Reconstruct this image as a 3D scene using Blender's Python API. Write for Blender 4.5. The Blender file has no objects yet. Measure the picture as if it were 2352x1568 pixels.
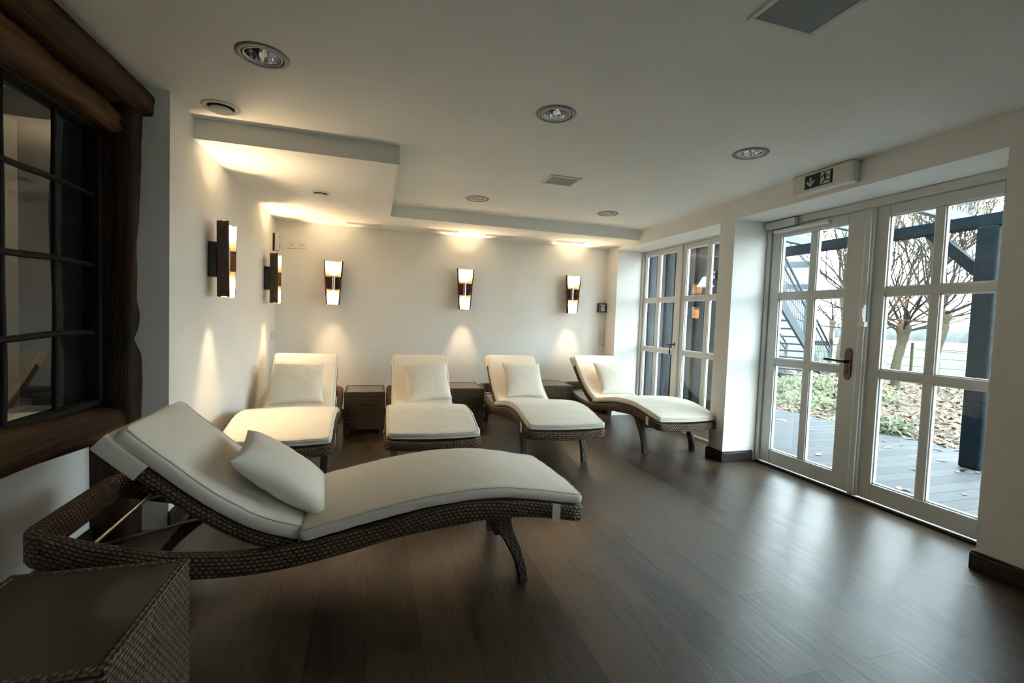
import bpy, bmesh, math, random
from mathutils import Vector, Matrix, noise as mnoise
C = bpy.context.scene.collection
PI = math.pi
# ------------------------------------------------------------------ room measures (metres)
XL, XR, XD, XS = -1.054, 3.066, 3.446, 0.149      # left wall, right wall face, door plane, soffit edge
YB, YF, YN, Y7 = 5.787, 4.999, 3.284, 2.941       # back wall, soffit fronts, end of the left wall
CE, SO = 2.359, 2.234                             # ceiling and soffit heights
YK = -3.0                                         # wall behind the camera
XI = -1.34                                        # infill wall between the timbers

# ------------------------------------------------------------------ mesh helpers
class MB:
    def __init__(s): s.v, s.f, s.uv, s.sm = [], [], [], []
    def add(s, vs, fs, uvs=None, smooth=False):
        b = len(s.v); s.v += [tuple(p) for p in vs]
        for i, f in enumerate(fs):
            s.f.append([b + k for k in f]); s.uv.append(uvs[i] if uvs else None); s.sm.append(smooth)
        return s
    def box(s, x0, x1, y0, y1, z0, z1):
        x0, x1 = sorted((x0, x1)); y0, y1 = sorted((y0, y1)); z0, z1 = sorted((z0, z1))
        v = [(x0,y0,z0),(x1,y0,z0),(x1,y1,z0),(x0,y1,z0),(x0,y0,z1),(x1,y0,z1),(x1,y1,z1),(x0,y1,z1)]
        return s.add(v, [(0,3,2,1),(4,5,6,7),(0,1,5,4),(1,2,6,5),(2,3,7,6),(3,0,4,7)])
    def loft(s, rings, caps=True, closed=False, smooth=True):
        n = len(rings[0]); vs = [p for r in rings for p in r]; fs, uvs = [], []
        us = [0.0]
        for i in range(1, len(rings)):
            us.append(us[-1] + sum((Vector(rings[i][k]) - Vector(rings[i-1][k])).length for k in range(n)) / n)
        per = []
        for r in rings:
            a = [0.0]
            for k in range(n): a.append(a[-1] + (Vector(r[(k+1) % n]) - Vector(r[k])).length)
            per.append(a)
        m = len(rings)
        for i in range(m if closed else m - 1):
            j = (i + 1) % m; uj = us[j] if j else us[-1] + .05
            for k in range(n):
                k2 = (k + 1) % n
                fs.append((i*n+k, i*n+k2, j*n+k2, j*n+k))
                uvs.append([(us[i], per[i][k]), (us[i], per[i][k+1]), (uj, per[j][k+1]), (uj, per[j][k])])
        s.add(vs, fs, uvs, smooth)
        if caps and not closed:
            s.add(rings[0], [tuple(range(n))[::-1]]); s.add(rings[-1], [tuple(range(n))])
        return s
    def tube(s, pts, r, n=10, caps=True):
        pts = [Vector(p) for p in pts]; rings = []
        rs = r if isinstance(r, (list, tuple)) else [r] * len(pts)
        up = None
        for i, p in enumerate(pts):
            d = (pts[min(i+1, len(pts)-1)] - pts[max(i-1, 0)]).normalized()
            if up is None: up = d.orthogonal().normalized()
            up = (up - d * up.dot(d)); up = up.normalized() if up.length > 1e-6 else d.orthogonal().normalized()
            w = d.cross(up)
            rings.append([p + (up * math.cos(2*PI*k/n) + w * math.sin(2*PI*k/n)) * rs[i] for k in range(n)])
        return s.loft(rings, caps)
    def bar(s, a, b, w, h, up=(0,0,1)):
        a, b = Vector(a), Vector(b); d = (b - a).normalized(); up = Vector(up)
        x = d.cross(up).normalized(); z = x.cross(d)
        rings = [[p + x*w/2*i + z*h/2*j for i, j in ((-1,-1),(1,-1),(1,1),(-1,1))] for p in (a, b)]
        return s.loft(rings, True, smooth=False)
    def lathe(s, prof, n=32, c=(0,0,0), smooth=True):
        c = Vector(c); rings = [[c + Vector((r*math.cos(2*PI*k/n), r*math.sin(2*PI*k/n), z)) for k in range(n)] for r, z in prof]
        return s.loft(rings, False, smooth=smooth)
    def build(s, name, m, parent=None, bevel=0, seg=2, autosmooth=False, weld=False):
        me = bpy.data.meshes.new(name); me.from_pydata(s.v, [], s.f); me.update()
        uvl = me.uv_layers.new(name='UVMap')
        for p, u in zip(me.polygons, s.uv):
            p.use_smooth = s.sm[p.index]
            if u is None:
                nx, ny, nz = map(abs, p.normal); ax = 0 if nx >= ny and nx >= nz else (1 if ny >= nz else 2)
                for li in p.loop_indices:
                    c = me.vertices[me.loops[li].vertex_index].co
                    uvl.data[li].uv = (c.y, c.z) if ax == 0 else ((c.x, c.z) if ax == 1 else (c.y, c.x))
            else:
                for li, q in zip(p.loop_indices, u): uvl.data[li].uv = q
        bm = bmesh.new(); bm.from_mesh(me)
        if weld: bmesh.ops.remove_doubles(bm, verts=bm.verts, dist=1e-5)
        bmesh.ops.recalc_face_normals(bm, faces=bm.faces); bm.to_mesh(me); bm.free()
        me.materials.append(m)
        o = bpy.data.objects.new(name, me); C.objects.link(o)
        if parent: o.parent = parent
        if bevel:
            b = o.modifiers.new('Bevel', 'BEVEL'); b.width = bevel; b.segments = seg; b.limit_method = 'ANGLE'
        return o

def tag(o, label, cat, group=None, kind=None):
    o['label'] = label
    if cat: o['category'] = cat
    if group: o['group'] = group
    if kind: o['kind'] = kind
    return o
def empty(name, loc=(0,0,0), rz=0, label=None, cat=None, group=None, kind=None):
    o = bpy.data.objects.new(name, None); C.objects.link(o); o.location = loc; o.rotation_euler = (0,0,rz); o.empty_display_size = .1
    if label: tag(o, label, cat, group, kind)
    return o
def copy_tree(o, parent=None):
    c = o.copy(); C.objects.link(c)
    if parent: c.parent = parent
    for ch in [x for x in bpy.data.objects if x.parent == o]: copy_tree(ch, c)
    return c
def interp(tab, x):
    if x <= tab[0][0]: return tab[0][1]
    if x >= tab[-1][0]: return tab[-1][1]
    for i in range(len(tab) - 1):
        if tab[i][0] <= x <= tab[i+1][0]:
            x0, y0 = tab[i]; x1, y1 = tab[i+1]
            xp, yp = tab[max(i-1, 0)]; xn, yn = tab[min(i+2, len(tab)-1)]
            m0 = (y1 - yp) / (x1 - xp); m1 = (yn - y0) / (xn - x0); h = x1 - x0; t = (x - x0) / h
            return (2*t**3-3*t*t+1)*y0 + (t**3-2*t*t+t)*h*m0 + (-2*t**3+3*t*t)*y1 + (t**3-t*t)*h*m1
def lin(a, b, n): return [a + (b - a) * i / (n - 1) for i in range(n)]
def catmull(pts, n=6):
    out = []; P = [Vector(p) for p in pts]
    for i in range(len(P) - 1):
        a, b, c, d = P[max(i-1, 0)], P[i], P[i+1], P[min(i+2, len(P)-1)]
        for k in range(n):
            t = k / n
            out.append(.5*((2*b) + (c-a)*t + (2*a-5*b+4*c-d)*t*t + (3*b-a-3*c+d)*t**3))
    return out + [P[-1]]

# ------------------------------------------------------------------ materials
class NT:
    def __init__(s, name):
        s.m = bpy.data.materials.new(name); s.m.use_nodes = True; s.t = s.m.node_tree
        s.b = s.t.nodes['Principled BSDF']; s.out = s.t.nodes['Material Output']
    def n(s, typ, **kw):
        x = s.t.nodes.new(typ)
        for k, v in kw.items():
            if k.startswith('i_'):
                key = k[2:].replace('_', ' ')
                x.inputs[int(key) if key.isdigit() else key].default_value = v
            else: setattr(x, k, v)
        return x
    def l(s, a, b): s.t.links.new(a, b)
    def co(s, kind='Object', scale=(1,1,1), rot=(0,0,0)):
        tc = s.n('ShaderNodeTexCoord'); mp = s.n('ShaderNodeMapping'); mp.inputs['Scale'].default_value = scale; mp.inputs['Rotation'].default_value = rot
        s.l(tc.outputs[kind], mp.inputs[0]); return mp.outputs[0]
    def noise(s, vec, scale, detail=4, rough=.55):
        x = s.n('ShaderNodeTexNoise'); x.inputs['Scale'].default_value = scale; x.inputs['Detail'].default_value = detail; x.inputs['Roughness'].default_value = rough
        s.l(vec, x.inputs['Vector']); return x.outputs['Fac']
    def ramp(s, fac, stops):
        x = s.n('ShaderNodeValToRGB'); e = x.color_ramp.elements
        while len(e) < len(stops): e.new(.5)
        for el, (p, c) in zip(e, stops): el.position = p; el.color = (*c, 1)
        s.l(fac, x.inputs[0]); return x.outputs[0]
    def bump(s, h, strength=.3, dist=.01, prev=None):
        x = s.n('ShaderNodeBump'); x.inputs['Strength'].default_value = strength; x.inputs['Distance'].default_value = dist
        s.l(h, x.inputs['Height'])
        if prev: s.l(prev, x.inputs['Normal'])
        return x.outputs[0]
def mat(name, col, rough=.5, metal=0, var=0, vscale=8, bump=0, bscale=60, bdist=.003, emit=None, estr=0, spec=.5):
    t = NT(name); b = t.b
    b.inputs['Base Color'].default_value = (*col, 1); b.inputs['Roughness'].default_value = rough; b.inputs['Metallic'].default_value = metal
    b.inputs['Specular IOR Level'].default_value = spec
    v = t.co()
    if var:
        c = t.ramp(t.noise(v, vscale), [(.3, [max(0, x*(1-var)) for x in col]), (.7, [min(1, x*(1+var)) for x in col])]); t.l(c, b.inputs['Base Color'])
    if bump: t.l(t.bump(t.noise(v, bscale), bump, bdist), b.inputs['Normal'])
    if emit: b.inputs['Emission Color'].default_value = (*emit, 1); b.inputs['Emission Strength'].default_value = estr
    return t.m
def wicker(name, c1, c2, w=.024, h=.0165, rough=.5):
    """woven strands: rows of rounded humps, every second row shifted by half a hump"""
    t = NT(name); v = t.co('UV'); sp_ = t.n('ShaderNodeSeparateXYZ'); t.l(v, sp_.inputs[0])
    def mth(op, a, b=None):
        x = t.n('ShaderNodeMath', operation=op)
        for k, q in enumerate((a, b)):
            if q is None: continue
            if isinstance(q, (int, float)): x.inputs[k].default_value = q
            else: t.l(q, x.inputs[k])
        return x.outputs[0]
    V = mth('DIVIDE', sp_.outputs['Y'], h); row = mth('FLOOR', V); U = mth('ADD', mth('DIVIDE', sp_.outputs['X'], w), mth('MULTIPLY', row, .5))
    su = mth('SINE', mth('MULTIPLY', mth('FRACT', U), PI)); sv = mth('SINE', mth('MULTIPLY', mth('FRACT', V), PI))
    hgt = mth('MULTIPLY', mth('POWER', mth('ABSOLUTE', su), .6), mth('POWER', mth('ABSOLUTE', sv), .6))
    n = t.noise(v, 35, 3); hc = mth('ADD', mth('MULTIPLY', hgt, .8), mth('MULTIPLY', n, .3))
    t.l(t.ramp(hc, [(.15, [x*.12 for x in c2]), (.55, c2), (.95, c1)]), t.b.inputs['Base Color'])
    t.l(t.bump(hgt, 1.0, .006), t.b.inputs['Normal']); t.b.inputs['Roughness'].default_value = rough; t.b.inputs['Specular IOR Level'].default_value = .35
    return t.m
def plaster(name, col):
    t = NT(name); v = t.co(); b = t.b; b.inputs['Roughness'].default_value = .92; b.inputs['Specular IOR Level'].default_value = .15
    t.l(t.ramp(t.noise(v, 1.7, 3), [(.25, [x*.965 for x in col]), (.75, [min(1, x*1.02) for x in col])]), b.inputs['Base Color'])
    h1 = t.bump(t.noise(v, 9, 3), .10, .02); t.l(t.bump(t.noise(v, 90, 3), .12, .002, h1), b.inputs['Normal'])
    return t.m
def timber(name, axis='Y', lo=(.004,.0016,.0005), mid=(.019,.0075,.002), hi=(.085,.036,.010)):
    t = NT(name); s = {'Y': (9, .8, 9), 'Z': (9, 9, .8)}[axis]; v = t.co('Object', s)
    t.l(t.ramp(t.noise(v, 2.2, 6, .65), [(.25, lo), (.5, mid), (.75, hi)]), t.b.inputs['Base Color'])
    t.b.inputs['Roughness'].default_value = .6; t.b.inputs['Specular IOR Level'].default_value = .22
    t.l(t.bump(t.noise(v, 3, 6, .7), .7, .012), t.b.inputs['Normal']); return t.m
def fabric(name, col):
    t = NT(name); b = t.b; b.inputs['Roughness'].default_value = .95; b.inputs['Specular IOR Level'].default_value = .1
    b.inputs['Sheen Weight'].default_value = .15
    v = t.co()
    t.l(t.ramp(t.noise(v, 5, 3), [(.3, [x*.96 for x in col]), (.7, col)]), b.inputs['Base Color'])
    h = t.bump(t.noise(v, 7, 3), .25, .02); h = t.bump(t.noise(t.co('Object', (1,1,1)), 45, 2), .08, .004, h)
    t.l(t.bump(t.noise(v, 420, 2), .12, .001, h), b.inputs['Normal']); return t.m
def floor_mat():
    t = NT('wood_floor'); b = t.b; v = t.co('Object', (1,1,1), (0,0,PI/2))
    br = t.n('ShaderNodeTexBrick', offset=.37, offset_frequency=2)
    for k, x in (('Scale',1), ('Brick Width',1.22), ('Row Height',.2), ('Mortar Size',.0018), ('Mortar Smooth',.2), ('Bias',0)): br.inputs[k].default_value = x
    br.inputs['Color1'].default_value = (.22,.22,.22,1); br.inputs['Color2'].default_value = (.78,.78,.78,1); br.inputs['Mortar'].default_value = (0,0,0,1)
    t.l(v, br.inputs['Vector'])
    g = t.noise(t.co('Object', (16, 1.1, 1)), 3.0, 7, .65); g2 = t.noise(t.co('Object', (110, 3.2, 1)), 2.0, 5, .65); big = t.noise(t.co('Object', (3, .7, 1)), 1.2, 3)
    a = t.n('ShaderNodeMath', operation='ADD'); t.l(g, a.inputs[0]); t.l(g2, a.inputs[1])
    a2 = t.n('ShaderNodeMath', operation='ADD'); t.l(a.outputs[0], a2.inputs[0]); t.l(big, a2.inputs[1])
    a3 = t.n('ShaderNodeMath', operation='MULTIPLY_ADD'); t.l(br.outputs['Color'], a3.inputs[0]); a3.inputs[1].default_value = .8; t.l(a2.outputs[0], a3.inputs[2])
    a4 = t.n('ShaderNodeMath', operation='MULTIPLY'); t.l(a3.outputs[0], a4.inputs[0]); a4.inputs[1].default_value = .5
    col = t.ramp(a4.outputs[0], [(.58, (.008,.0048,.0027)), (.83, (.025,.0145,.0078)), (1.02, (.072,.045,.025))])
    mx = t.n('ShaderNodeMix', data_type='RGBA'); t.l(br.outputs['Fac'], mx.inputs[0]); t.l(col, mx.inputs[6]); mx.inputs[7].default_value = (.012,.009,.007,1)
    t.l(mx.outputs[2], b.inputs['Base Color'])
    r = t.n('ShaderNodeMapRange'); t.l(g, r.inputs[0]); r.inputs[1].default_value = .3; r.inputs[2].default_value = .7; r.inputs[3].default_value = .36; r.inputs[4].default_value = .27
    t.l(r.outputs[0], b.inputs['Roughness'])
    h = t.bump(a.outputs[0], .22, .004); t.l(t.bump(br.outputs['Fac'], -.5, .002, h), b.inputs['Normal']); return t.m
def deck_mat():
    t = NT('deck_boards'); b = t.b; v = t.co('Object')
    br = t.n('ShaderNodeTexBrick', offset=.5)
    for k, x in (('Scale',1), ('Brick Width',4.0), ('Row Height',.15), ('Mortar Size',.008), ('Mortar Smooth',.1), ('Bias',0)): br.inputs[k].default_value = x
    br.inputs['Color1'].default_value = (.038,.040,.043,1); br.inputs['Color2'].default_value = (.056,.057,.058,1); br.inputs['Mortar'].default_value = (.03,.03,.035,1)
    t.l(v, br.inputs['Vector']); n = t.noise(t.co('Object', (1.5,18,1)), 3, 5)
    mx = t.n('ShaderNodeMix', data_type='RGBA', blend_type='MULTIPLY'); mx.inputs[0].default_value = .6
    t.l(br.outputs['Color'], mx.inputs[6]); t.l(t.ramp(n, [(.3,(.7,.7,.7)),(.7,(1.2,1.2,1.2))]), mx.inputs[7]); t.l(mx.outputs[2], b.inputs['Base Color'])
    b.inputs['Roughness'].default_value = .6; b.inputs['Specular IOR Level'].default_value = .06; t.l(t.bump(br.outputs['Fac'], -.6, .005), b.inputs['Normal']); return t.m
def glass_mat(name, tint=(.97,.985,.98)):
    t = NT(name); t.t.nodes.remove(t.b)
    tr = t.n('ShaderNodeBsdfTransparent'); tr.inputs[0].default_value = (*tint, 1)
    gl = t.n('ShaderNodeBsdfGlossy'); gl.inputs['Roughness'].default_value = 0; gl.inputs[0].default_value = (1,1,1,1)
    fr = t.n('ShaderNodeFresnel'); fr.inputs[0].default_value = 1.6; mx = t.n('ShaderNodeMixShader')
    ge = t.n('ShaderNodeNewGeometry'); iv = t.n('ShaderNodeMath', operation='SUBTRACT'); iv.inputs[0].default_value = 1; t.l(ge.outputs['Backfacing'], iv.inputs[1])
    ml = t.n('ShaderNodeMath', operation='MULTIPLY'); t.l(fr.outputs[0], ml.inputs[0]); t.l(iv.outputs[0], ml.inputs[1])
    t.l(ml.outputs[0], mx.inputs[0]); t.l(tr.outputs[0], mx.inputs[1]); t.l(gl.outputs[0], mx.inputs[2]); t.l(mx.outputs[0], t.out.inputs[0]); return t.m
def ground_mat(name, cols, scale, rough=.95, bump=.6):
    t = NT(name); v = t.co(); n = t.noise(v, scale, 6, .7)
    t.l(t.ramp(n, [(.3 + .4*i/(len(cols)-1), c) for i, c in enumerate(cols)]), t.b.inputs['Base Color'])
    t.b.inputs['Roughness'].default_value = rough; t.b.inputs['Specular IOR Level'].default_value = .1
    t.l(t.bump(n, bump, .03), t.b.inputs['Normal']); return t.m
def leaf_mat(name, cols):
    t = NT(name); a = t.n('ShaderNodeObjectInfo'); g = t.n('ShaderNodeNewGeometry')
    t.l(t.ramp(g.outputs['Random Per Island'], [(i/max(1,len(cols)-1), c) for i, c in enumerate(cols)]), t.b.inputs['Base Color'])
    t.b.inputs['Roughness'].default_value = .7; return t.m

M = {}
M['wall'] = plaster('white_plaster', (.85,.84,.80)); M['ceil'] = plaster('ceiling_paint', (.85,.85,.815))
M['floor'] = floor_mat(); M['base'] = mat('dark_baseboard', (.017,.012,.010), .4)
M['timberY'] = timber('old_timber', 'Y', (.006,.0025,.0008), (.036,.015,.004), (.15,.066,.020)); M['timberlit'] = timber('lit_old_timber', 'Y', (.015,.006,.002), (.075,.033,.010), (.22,.105,.035)); M['timberZ'] = timber('old_timber_upright', 'Z')  # timberlit is the same timber with the lit look put into its colour
M['iron'] = mat('black_iron', (.006,.0055,.005), .6, 0, bump=.4, bscale=120, spec=.2)
M['paint'] = mat('white_frame_paint', (.60,.595,.56), .38, bump=.05, bscale=30); M['bead'] = mat('white_bead', (.82,.83,.82), .3)
M['glass'] = glass_mat('clear_glass'); M['oldglass'] = glass_mat('old_window_glass', (.80,.83,.82))
M['wick'] = wicker('brown_wicker', (.20,.125,.070), (.090,.054,.029), .021, .0155); M['wickbox'] = wicker('brown_box_wicker', (.19,.130,.080), (.085,.056,.034), .023, .0135)
M['wickfine'] = wicker('leg_wicker', (.14,.095,.062), (.080,.055,.036), .05, .012)
M['fabric'] = fabric('cream_cloth', (.81,.755,.65)); M['piping'] = mat('cream_piping', (.62,.59,.52), .9); M['pillow'] = fabric('cream_pillow_cloth', (.81,.765,.67))
M['strap'] = mat('white_strap', (.74,.72,.66), .9); M['steel'] = mat('brushed_steel', (.62,.60,.56), .28, 1.0); M['darkmetal'] = mat('dark_metal', (.03,.03,.032), .35, .8)
M['chrome'] = mat('chrome', (.8,.8,.8), .08, 1.0); M['ringgrey'] = mat('grey_ring', (.22,.23,.24), .4, .3)
M['tile'] = mat('burnt_clay', (.045,.026,.016), .6, var=.5, vscale=25, bump=.5, bscale=50)
M['tilein'] = mat('pale_clay_lining', (.80,.60,.40), .8, var=.25, vscale=30, bump=.5, bscale=45)
M['bulb'] = mat('lamp_face', (1,1,1), .5, emit=(1,.80,.52), estr=25)
M['white'] = mat('white_plastic', (.78,.78,.75), .35); M['offwhite'] = mat('aged_white_plastic', (.66,.65,.60), .4)
M['ventgrey'] = mat('vent_mesh', (.23,.26,.27), .6, bump=.5, bscale=400); M['hole'] = mat('dark_gap', (.01,.01,.01), .8)
M['signdark'] = mat('sign_panel', (.012,.022,.022), .3); M['signlight'] = mat('sign_symbol', (.55,.62,.60), .5)
M['black'] = mat('black_plastic', (.012,.014,.017), .3); M['handle'] = mat('aged_iron_plate', (.10,.085,.07), .45, .7, var=.3, vscale=40)
M['tabletop'] = mat('table_glass_top', (.10,.080,.055), .12); M['deck'] = deck_mat()
M['bluewood'] = mat('blue_black_stain', (.0032,.0068,.0095), .6, var=.35, vscale=12, bump=.4, bscale=30, spec=.04)
M['shed'] = mat('dark_board_stain', (.0042,.0068,.0085), .6, var=.5, vscale=6, bump=.5, bscale=25, spec=.04)
M['rafter'] = mat('grey_rafter_paint', (.09,.11,.125), .6); M['roofglass'] = glass_mat('roof_glass', (.93,.96,.97))
M['galv'] = mat('galvanised_steel', (.034,.043,.052), .6, .0, spec=.1); M['house'] = mat('white_render', (.14,.16,.172), .9, spec=.05)
M['bark'] = ground_mat('bark', [(.02,.017,.012), (.05,.042,.03), (.04,.05,.02)], 14)
M['twig'] = mat('grey_twig', (.028,.024,.019), .8, spec=.05)
M['mulch'] = ground_mat('leaf_mulch', [(.02,.014,.009), (.06,.045,.03), (.085,.075,.062)], 18)
M['meadow'] = ground_mat('meadow_grass', [(.030,.056,.020), (.042,.070,.028)], 4); M['field'] = ground_mat('dry_field', [(.050,.042,.033), (.065,.057,.048)], 2)
M['litter'] = leaf_mat('fallen_leaf', [(.10,.046,.014), (.12,.070,.030), (.085,.052,.030), (.15,.10,.055), (.05,.026,.012), (.14,.060,.013)])
M['autumn'] = leaf_mat('autumn_leaf', [(.10,.052,.018), (.08,.055,.025), (.055,.052,.02), (.11,.068,.028)])
M['green'] = leaf_mat('green_leaf', [(.036,.060,.016), (.065,.078,.026), (.085,.080,.034), (.026,.042,.013), (.085,.055,.024)]); M['far'] = mat('hazy_hedge', (.040,.044,.046), .9, var=.3, vscale=.6)
M['hallwall'] = plaster('hall_paint', (.48,.44,.38)); M['hallgrey'] = plaster('hall_grey_paint', (.075,.095,.108)); M['revealshade'] = mat('reveal_shade', (.075,.098,.112), .8)
M['van'] = mat('white_van_paint', (.22,.23,.24), .3)

def struct(name, mb, m, label, cat=None, **kw):
    o = mb.build(name, m, **kw); tag(o, label, cat or name.split('_')[0], kind='structure'); return o

# ------------------------------------------------------------------ room shell
OP1 = (3.630, 5.506); OP2 = (1.586, 3.445); OP3 = (-2.2, -1.15); ZL = 2.185
DL = [(-.50, 2.389), (.942, 2.454), (2.335, 2.525), (.929, 4.406), (2.311, 4.410)]; RO, RI = .112, .088
b = MB(); b.box(XI-.1, XD, YK-.1, YB+.1, -.12, 0); struct('floor', b, M['floor'], 'dark brown wood plank floor of the lounge')
# ceiling sheet with round holes for the recessed lamps
bm = bmesh.new(); ed = []
def ring(pts):
    vs = [bm.verts.new(p) for p in pts]
    for i in range(len(vs)): ed.append(bm.edges.new((vs[i], vs[(i+1) % len(vs)])))
ring([(XI-.1, YK-.1, CE), (XR+.5, YK-.1, CE), (XR+.5, YB+.1, CE), (XI-.1, YB+.1, CE)])
for x, y in DL: ring([(x + RI*math.cos(2*PI*k/32), y + RI*math.sin(2*PI*k/32), CE) for k in range(32)])
bmesh.ops.triangle_fill(bm, use_beauty=True, edges=ed)
for f in bm.faces:
    if f.normal.z > 0: f.normal_flip()
me = bpy.data.meshes.new('ceiling'); bm.to_mesh(me); bm.free(); me.materials.append(M['ceil'])
o = bpy.data.objects.new('ceiling', me); C.objects.link(o); tag(o, 'pale plaster ceiling over the lounge', 'ceiling', kind='structure')
# upper slab keeps daylight out above the lamp recesses
b = MB(); b.box(XI-.3, XR+.5, YK-.3, YB+.3, CE+.2, CE+.3); struct('ceiling_upper', b, M['ceil'], 'slab above the recessed ceiling lamps')
b = MB(); ys, ye = YN, YF
v = [(XL,YN),(XS,YN),(XS,YF),(XR,YF),(XR,YB),(XL,YB)]
n = len(v); b.add([(x,y,SO) for x,y in v] + [(x,y,CE-.001) for x,y in v], [(0,1,2,3,4,5), (6,7,8,9,10,11)] + [(i,(i+1)%n,n+(i+1)%n,n+i) for i in range(n)])
struct('trim_1', b, M['ceil'], 'dropped plaster soffit stepping down from the ceiling along the back wall', 'soffit')
b = MB(); b.box(XL-.4, XR+.5, YB, YB+.25, 0, CE+.25); struct('wall_back', b, M['wall'], 'white back wall carrying three clay sconces')
b = MB(); b.box(XL-.6, XL, Y7, YB, 0, CE+.25); struct('wall_left', b, M['wall'], 'white left wall carrying two clay sconces')
b = MB()
b.box(XR, XR+.43, OP1[1], YB, 0, CE+.25); b.box(XR, XR+.43, OP2[1], OP1[0], 0, CE+.25); b.box(XR, XR+.43, OP3[1], OP2[0], 0, CE+.25); b.box(XR, XR+.43, YK, OP3[0], 0, CE+.25); b.box(XR, XR+.43, OP3[0], OP3[1], ZL, CE+.25)
b.box(XR, XR+.43, OP2[0], OP2[1], ZL, CE+.25); b.box(XR, XR+.43, OP1[0], OP1[1], ZL, CE+.25)
struct('wall_right', b, M['wall'], 'white right wall with a pillar between two glazed openings')
b = MB(); b.box(XI-.3, XR+.5, YK-.25, YK, 0, CE+.25); struct('wall_front', b, M['wall'], 'white wall at the near end of the room')
# timber framed left wall: infill with a window hole (y 1.2..2.78, z .73..2.06)
WY0, WY1, WZ0, WZ1 = .9, 2.785, .725, 2.062
b = MB(); b.box(XI-.25, XI, YK, Y7, 0, WZ0); b.box(XI-.25, XI, YK, Y7, WZ1, CE+.25); b.box(XI-.25, XI, WY1, Y7, WZ0, WZ1); b.box(XI-.25, XI, YK, WY0, WZ0, WZ1)
struct('wall_infill', b, M['wall'], 'white infill wall below the dark timber framed window')

def rough_beam(name, m, label, axis, a, b_, top, bot, x0, x1, seed, wob=.012, n=26):
    """hewn timber along Y (or Z): functions top/bot give its outline; x0..x1 its depth"""
    rings = []
    for i in range(n):
        p = a + (b_ - a) * i / (n - 1); lo, hi = bot(p), top(p); r = []
        k = 0
        for (u, w) in [(0,0),(.3,0),(.7,0),(1,.06),(1,.25),(1,.5),(1,.75),(1,.94),(.7,1),(.3,1),(0,1)]:
            q = mnoise.noise(Vector((p*4+seed, k*1.7, seed))) * wob; q2 = mnoise.noise(Vector((p*9+seed, k*2.3, seed+5))) * wob*.5; k += 1
            X = x0 + (x1 - x0) * u; W = lo + (hi - lo) * w
            if 0 < u: X += (q + q2 - (.012 if w in (0,1) or w < .1 or w > .9 else 0)) * (1 if u == 1 else .3)
            if u > 0: W += (q2) * (1 if w < .5 else -1)
            r.append((X, p, W) if axis == 'Y' else (X, W, p))
        rings.append(r)
    mb = MB(); mb.loft(rings, True, smooth=True)
    o = mb.build(name, m); tag(o, label, 'beam', kind='structure'); return o
rough_beam('trim_2', M['timberY'], 'thick dark timber beam under the ceiling at upper left', 'Y', YK+.02, Y7-.002, lambda y: 2.315 + .012*math.sin(y*3), lambda y: 2.20 + .004*math.sin(y*5), XI, -1.12, 1.0, .014, 70)
rough_beam('trim_3', M['timberlit'], 'curved timber beam, lit tone in its colour, directly above the leaded window', 'Y', YK+.02, 2.80, lambda y: 2.185 + .014*math.sin(y*4.1), lambda y: 2.052 + .012*math.sin(y*5+1.5), XI, -1.205, 7.0, .02, 70)
rough_beam('trim_4', M['timberY'], 'bowed timber sill beam under the leaded window', 'Y', YK+.02, 2.83, lambda y: interp([(-3,.77),(1.5,.775),(1.985,.762),(2.25,.742),(2.59,.722),(2.83,.70)], y), lambda y: interp([(-3,.60),(1.5,.62),(1.98,.603),(2.25,.592),(2.49,.574),(2.83,.53)], y), XI, -1.19, 3.0, .016, 70)
# standing post with a wavy outer edge
rough_beam('trim_5', M['timberZ'], 'dark upright timber post with a wavy edge beside the left wall corner', 'Z', 0.0, 2.215, lambda z: interp([(0,2.936),(.35,2.934),(.62,2.935),(.75,2.938),(.90,2.932),(.97,2.925),(1.05,2.84),(1.10,2.90),(1.18,2.915),(1.26,2.86),(1.45,2.852),(1.65,2.885),(1.79,2.90),(2.0,2.925),(2.22,2.936)], z), lambda z: 2.79 + .003*math.sin(z*6), XI, -1.162, 11.0, .010, 60)
rough_beam('trim_6', M['timberY'], 'dark filler timber between the two upper beams', 'Y', YK+.02, 2.80, lambda y: 2.235, lambda y: 2.15, XI, -1.25, 17.0, .006, 50)

# leaded window in the timber wall
w1 = empty('window_1', (-1.31, 1.9, .74), label='old small-paned window with dark bars in the timber wall', cat='window', kind='structure')
def loc(mb, o):  # shift world coordinates into the local frame of an unrotated empty
    L = o.location; mb.v = [(x-L.x, y-L.y, z-L.z) for x, y, z in mb.v]; return mb
b = MB()
b.box(-1.345, -1.275, WY0, WY1-.002, WZ0, WZ0+.03); b.box(-1.345, -1.275, WY0, WY1-.002, WZ1-.02, WZ1); b.box(-1.345, -1.275, WY1-.035, WY1-.002, WZ0, WZ1); b.box(-1.345, -1.275, WY0, WY0+.035, WZ0, WZ1)
loc(b, w1).build('window_frame', M['iron'], w1, bevel=.004)
b = MB()
for y in (2.478, 2.178, 1.86, 1.55, 1.24): b.tube([(-1.308 + .003*math.sin(z*9), y + .004*math.sin(z*7), z) for z in lin(WZ0, WZ1, 14)], .0125, 8)
for z in (1.08, 1.405, 1.74): b.tube([(-1.305, y, z + .006*math.sin(y*8)) for y in lin(WY0, WY1-.03, 30)], .013, 8)
loc(b, w1).build('leading', M['iron'], w1)
b = MB(); b.box(-1.60, -1.346, WY1-.012, WY1-.001, WZ0, WZ1); b.box(-1.60, -1.346, WY0, WY1-.012, WZ1-.012, WZ1-.001); loc(b, w1).build('shaded_reveal', M['revealshade'], w1)  # added lining, its dark colour stands for the shade on the reveal
b = MB(); b.box(-1.313, -1.308, WY0+.02, WY1-.02, WZ0+.02, WZ1-.02); loc(b, w1).build('glazing', M['oldglass'], w1)
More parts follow.
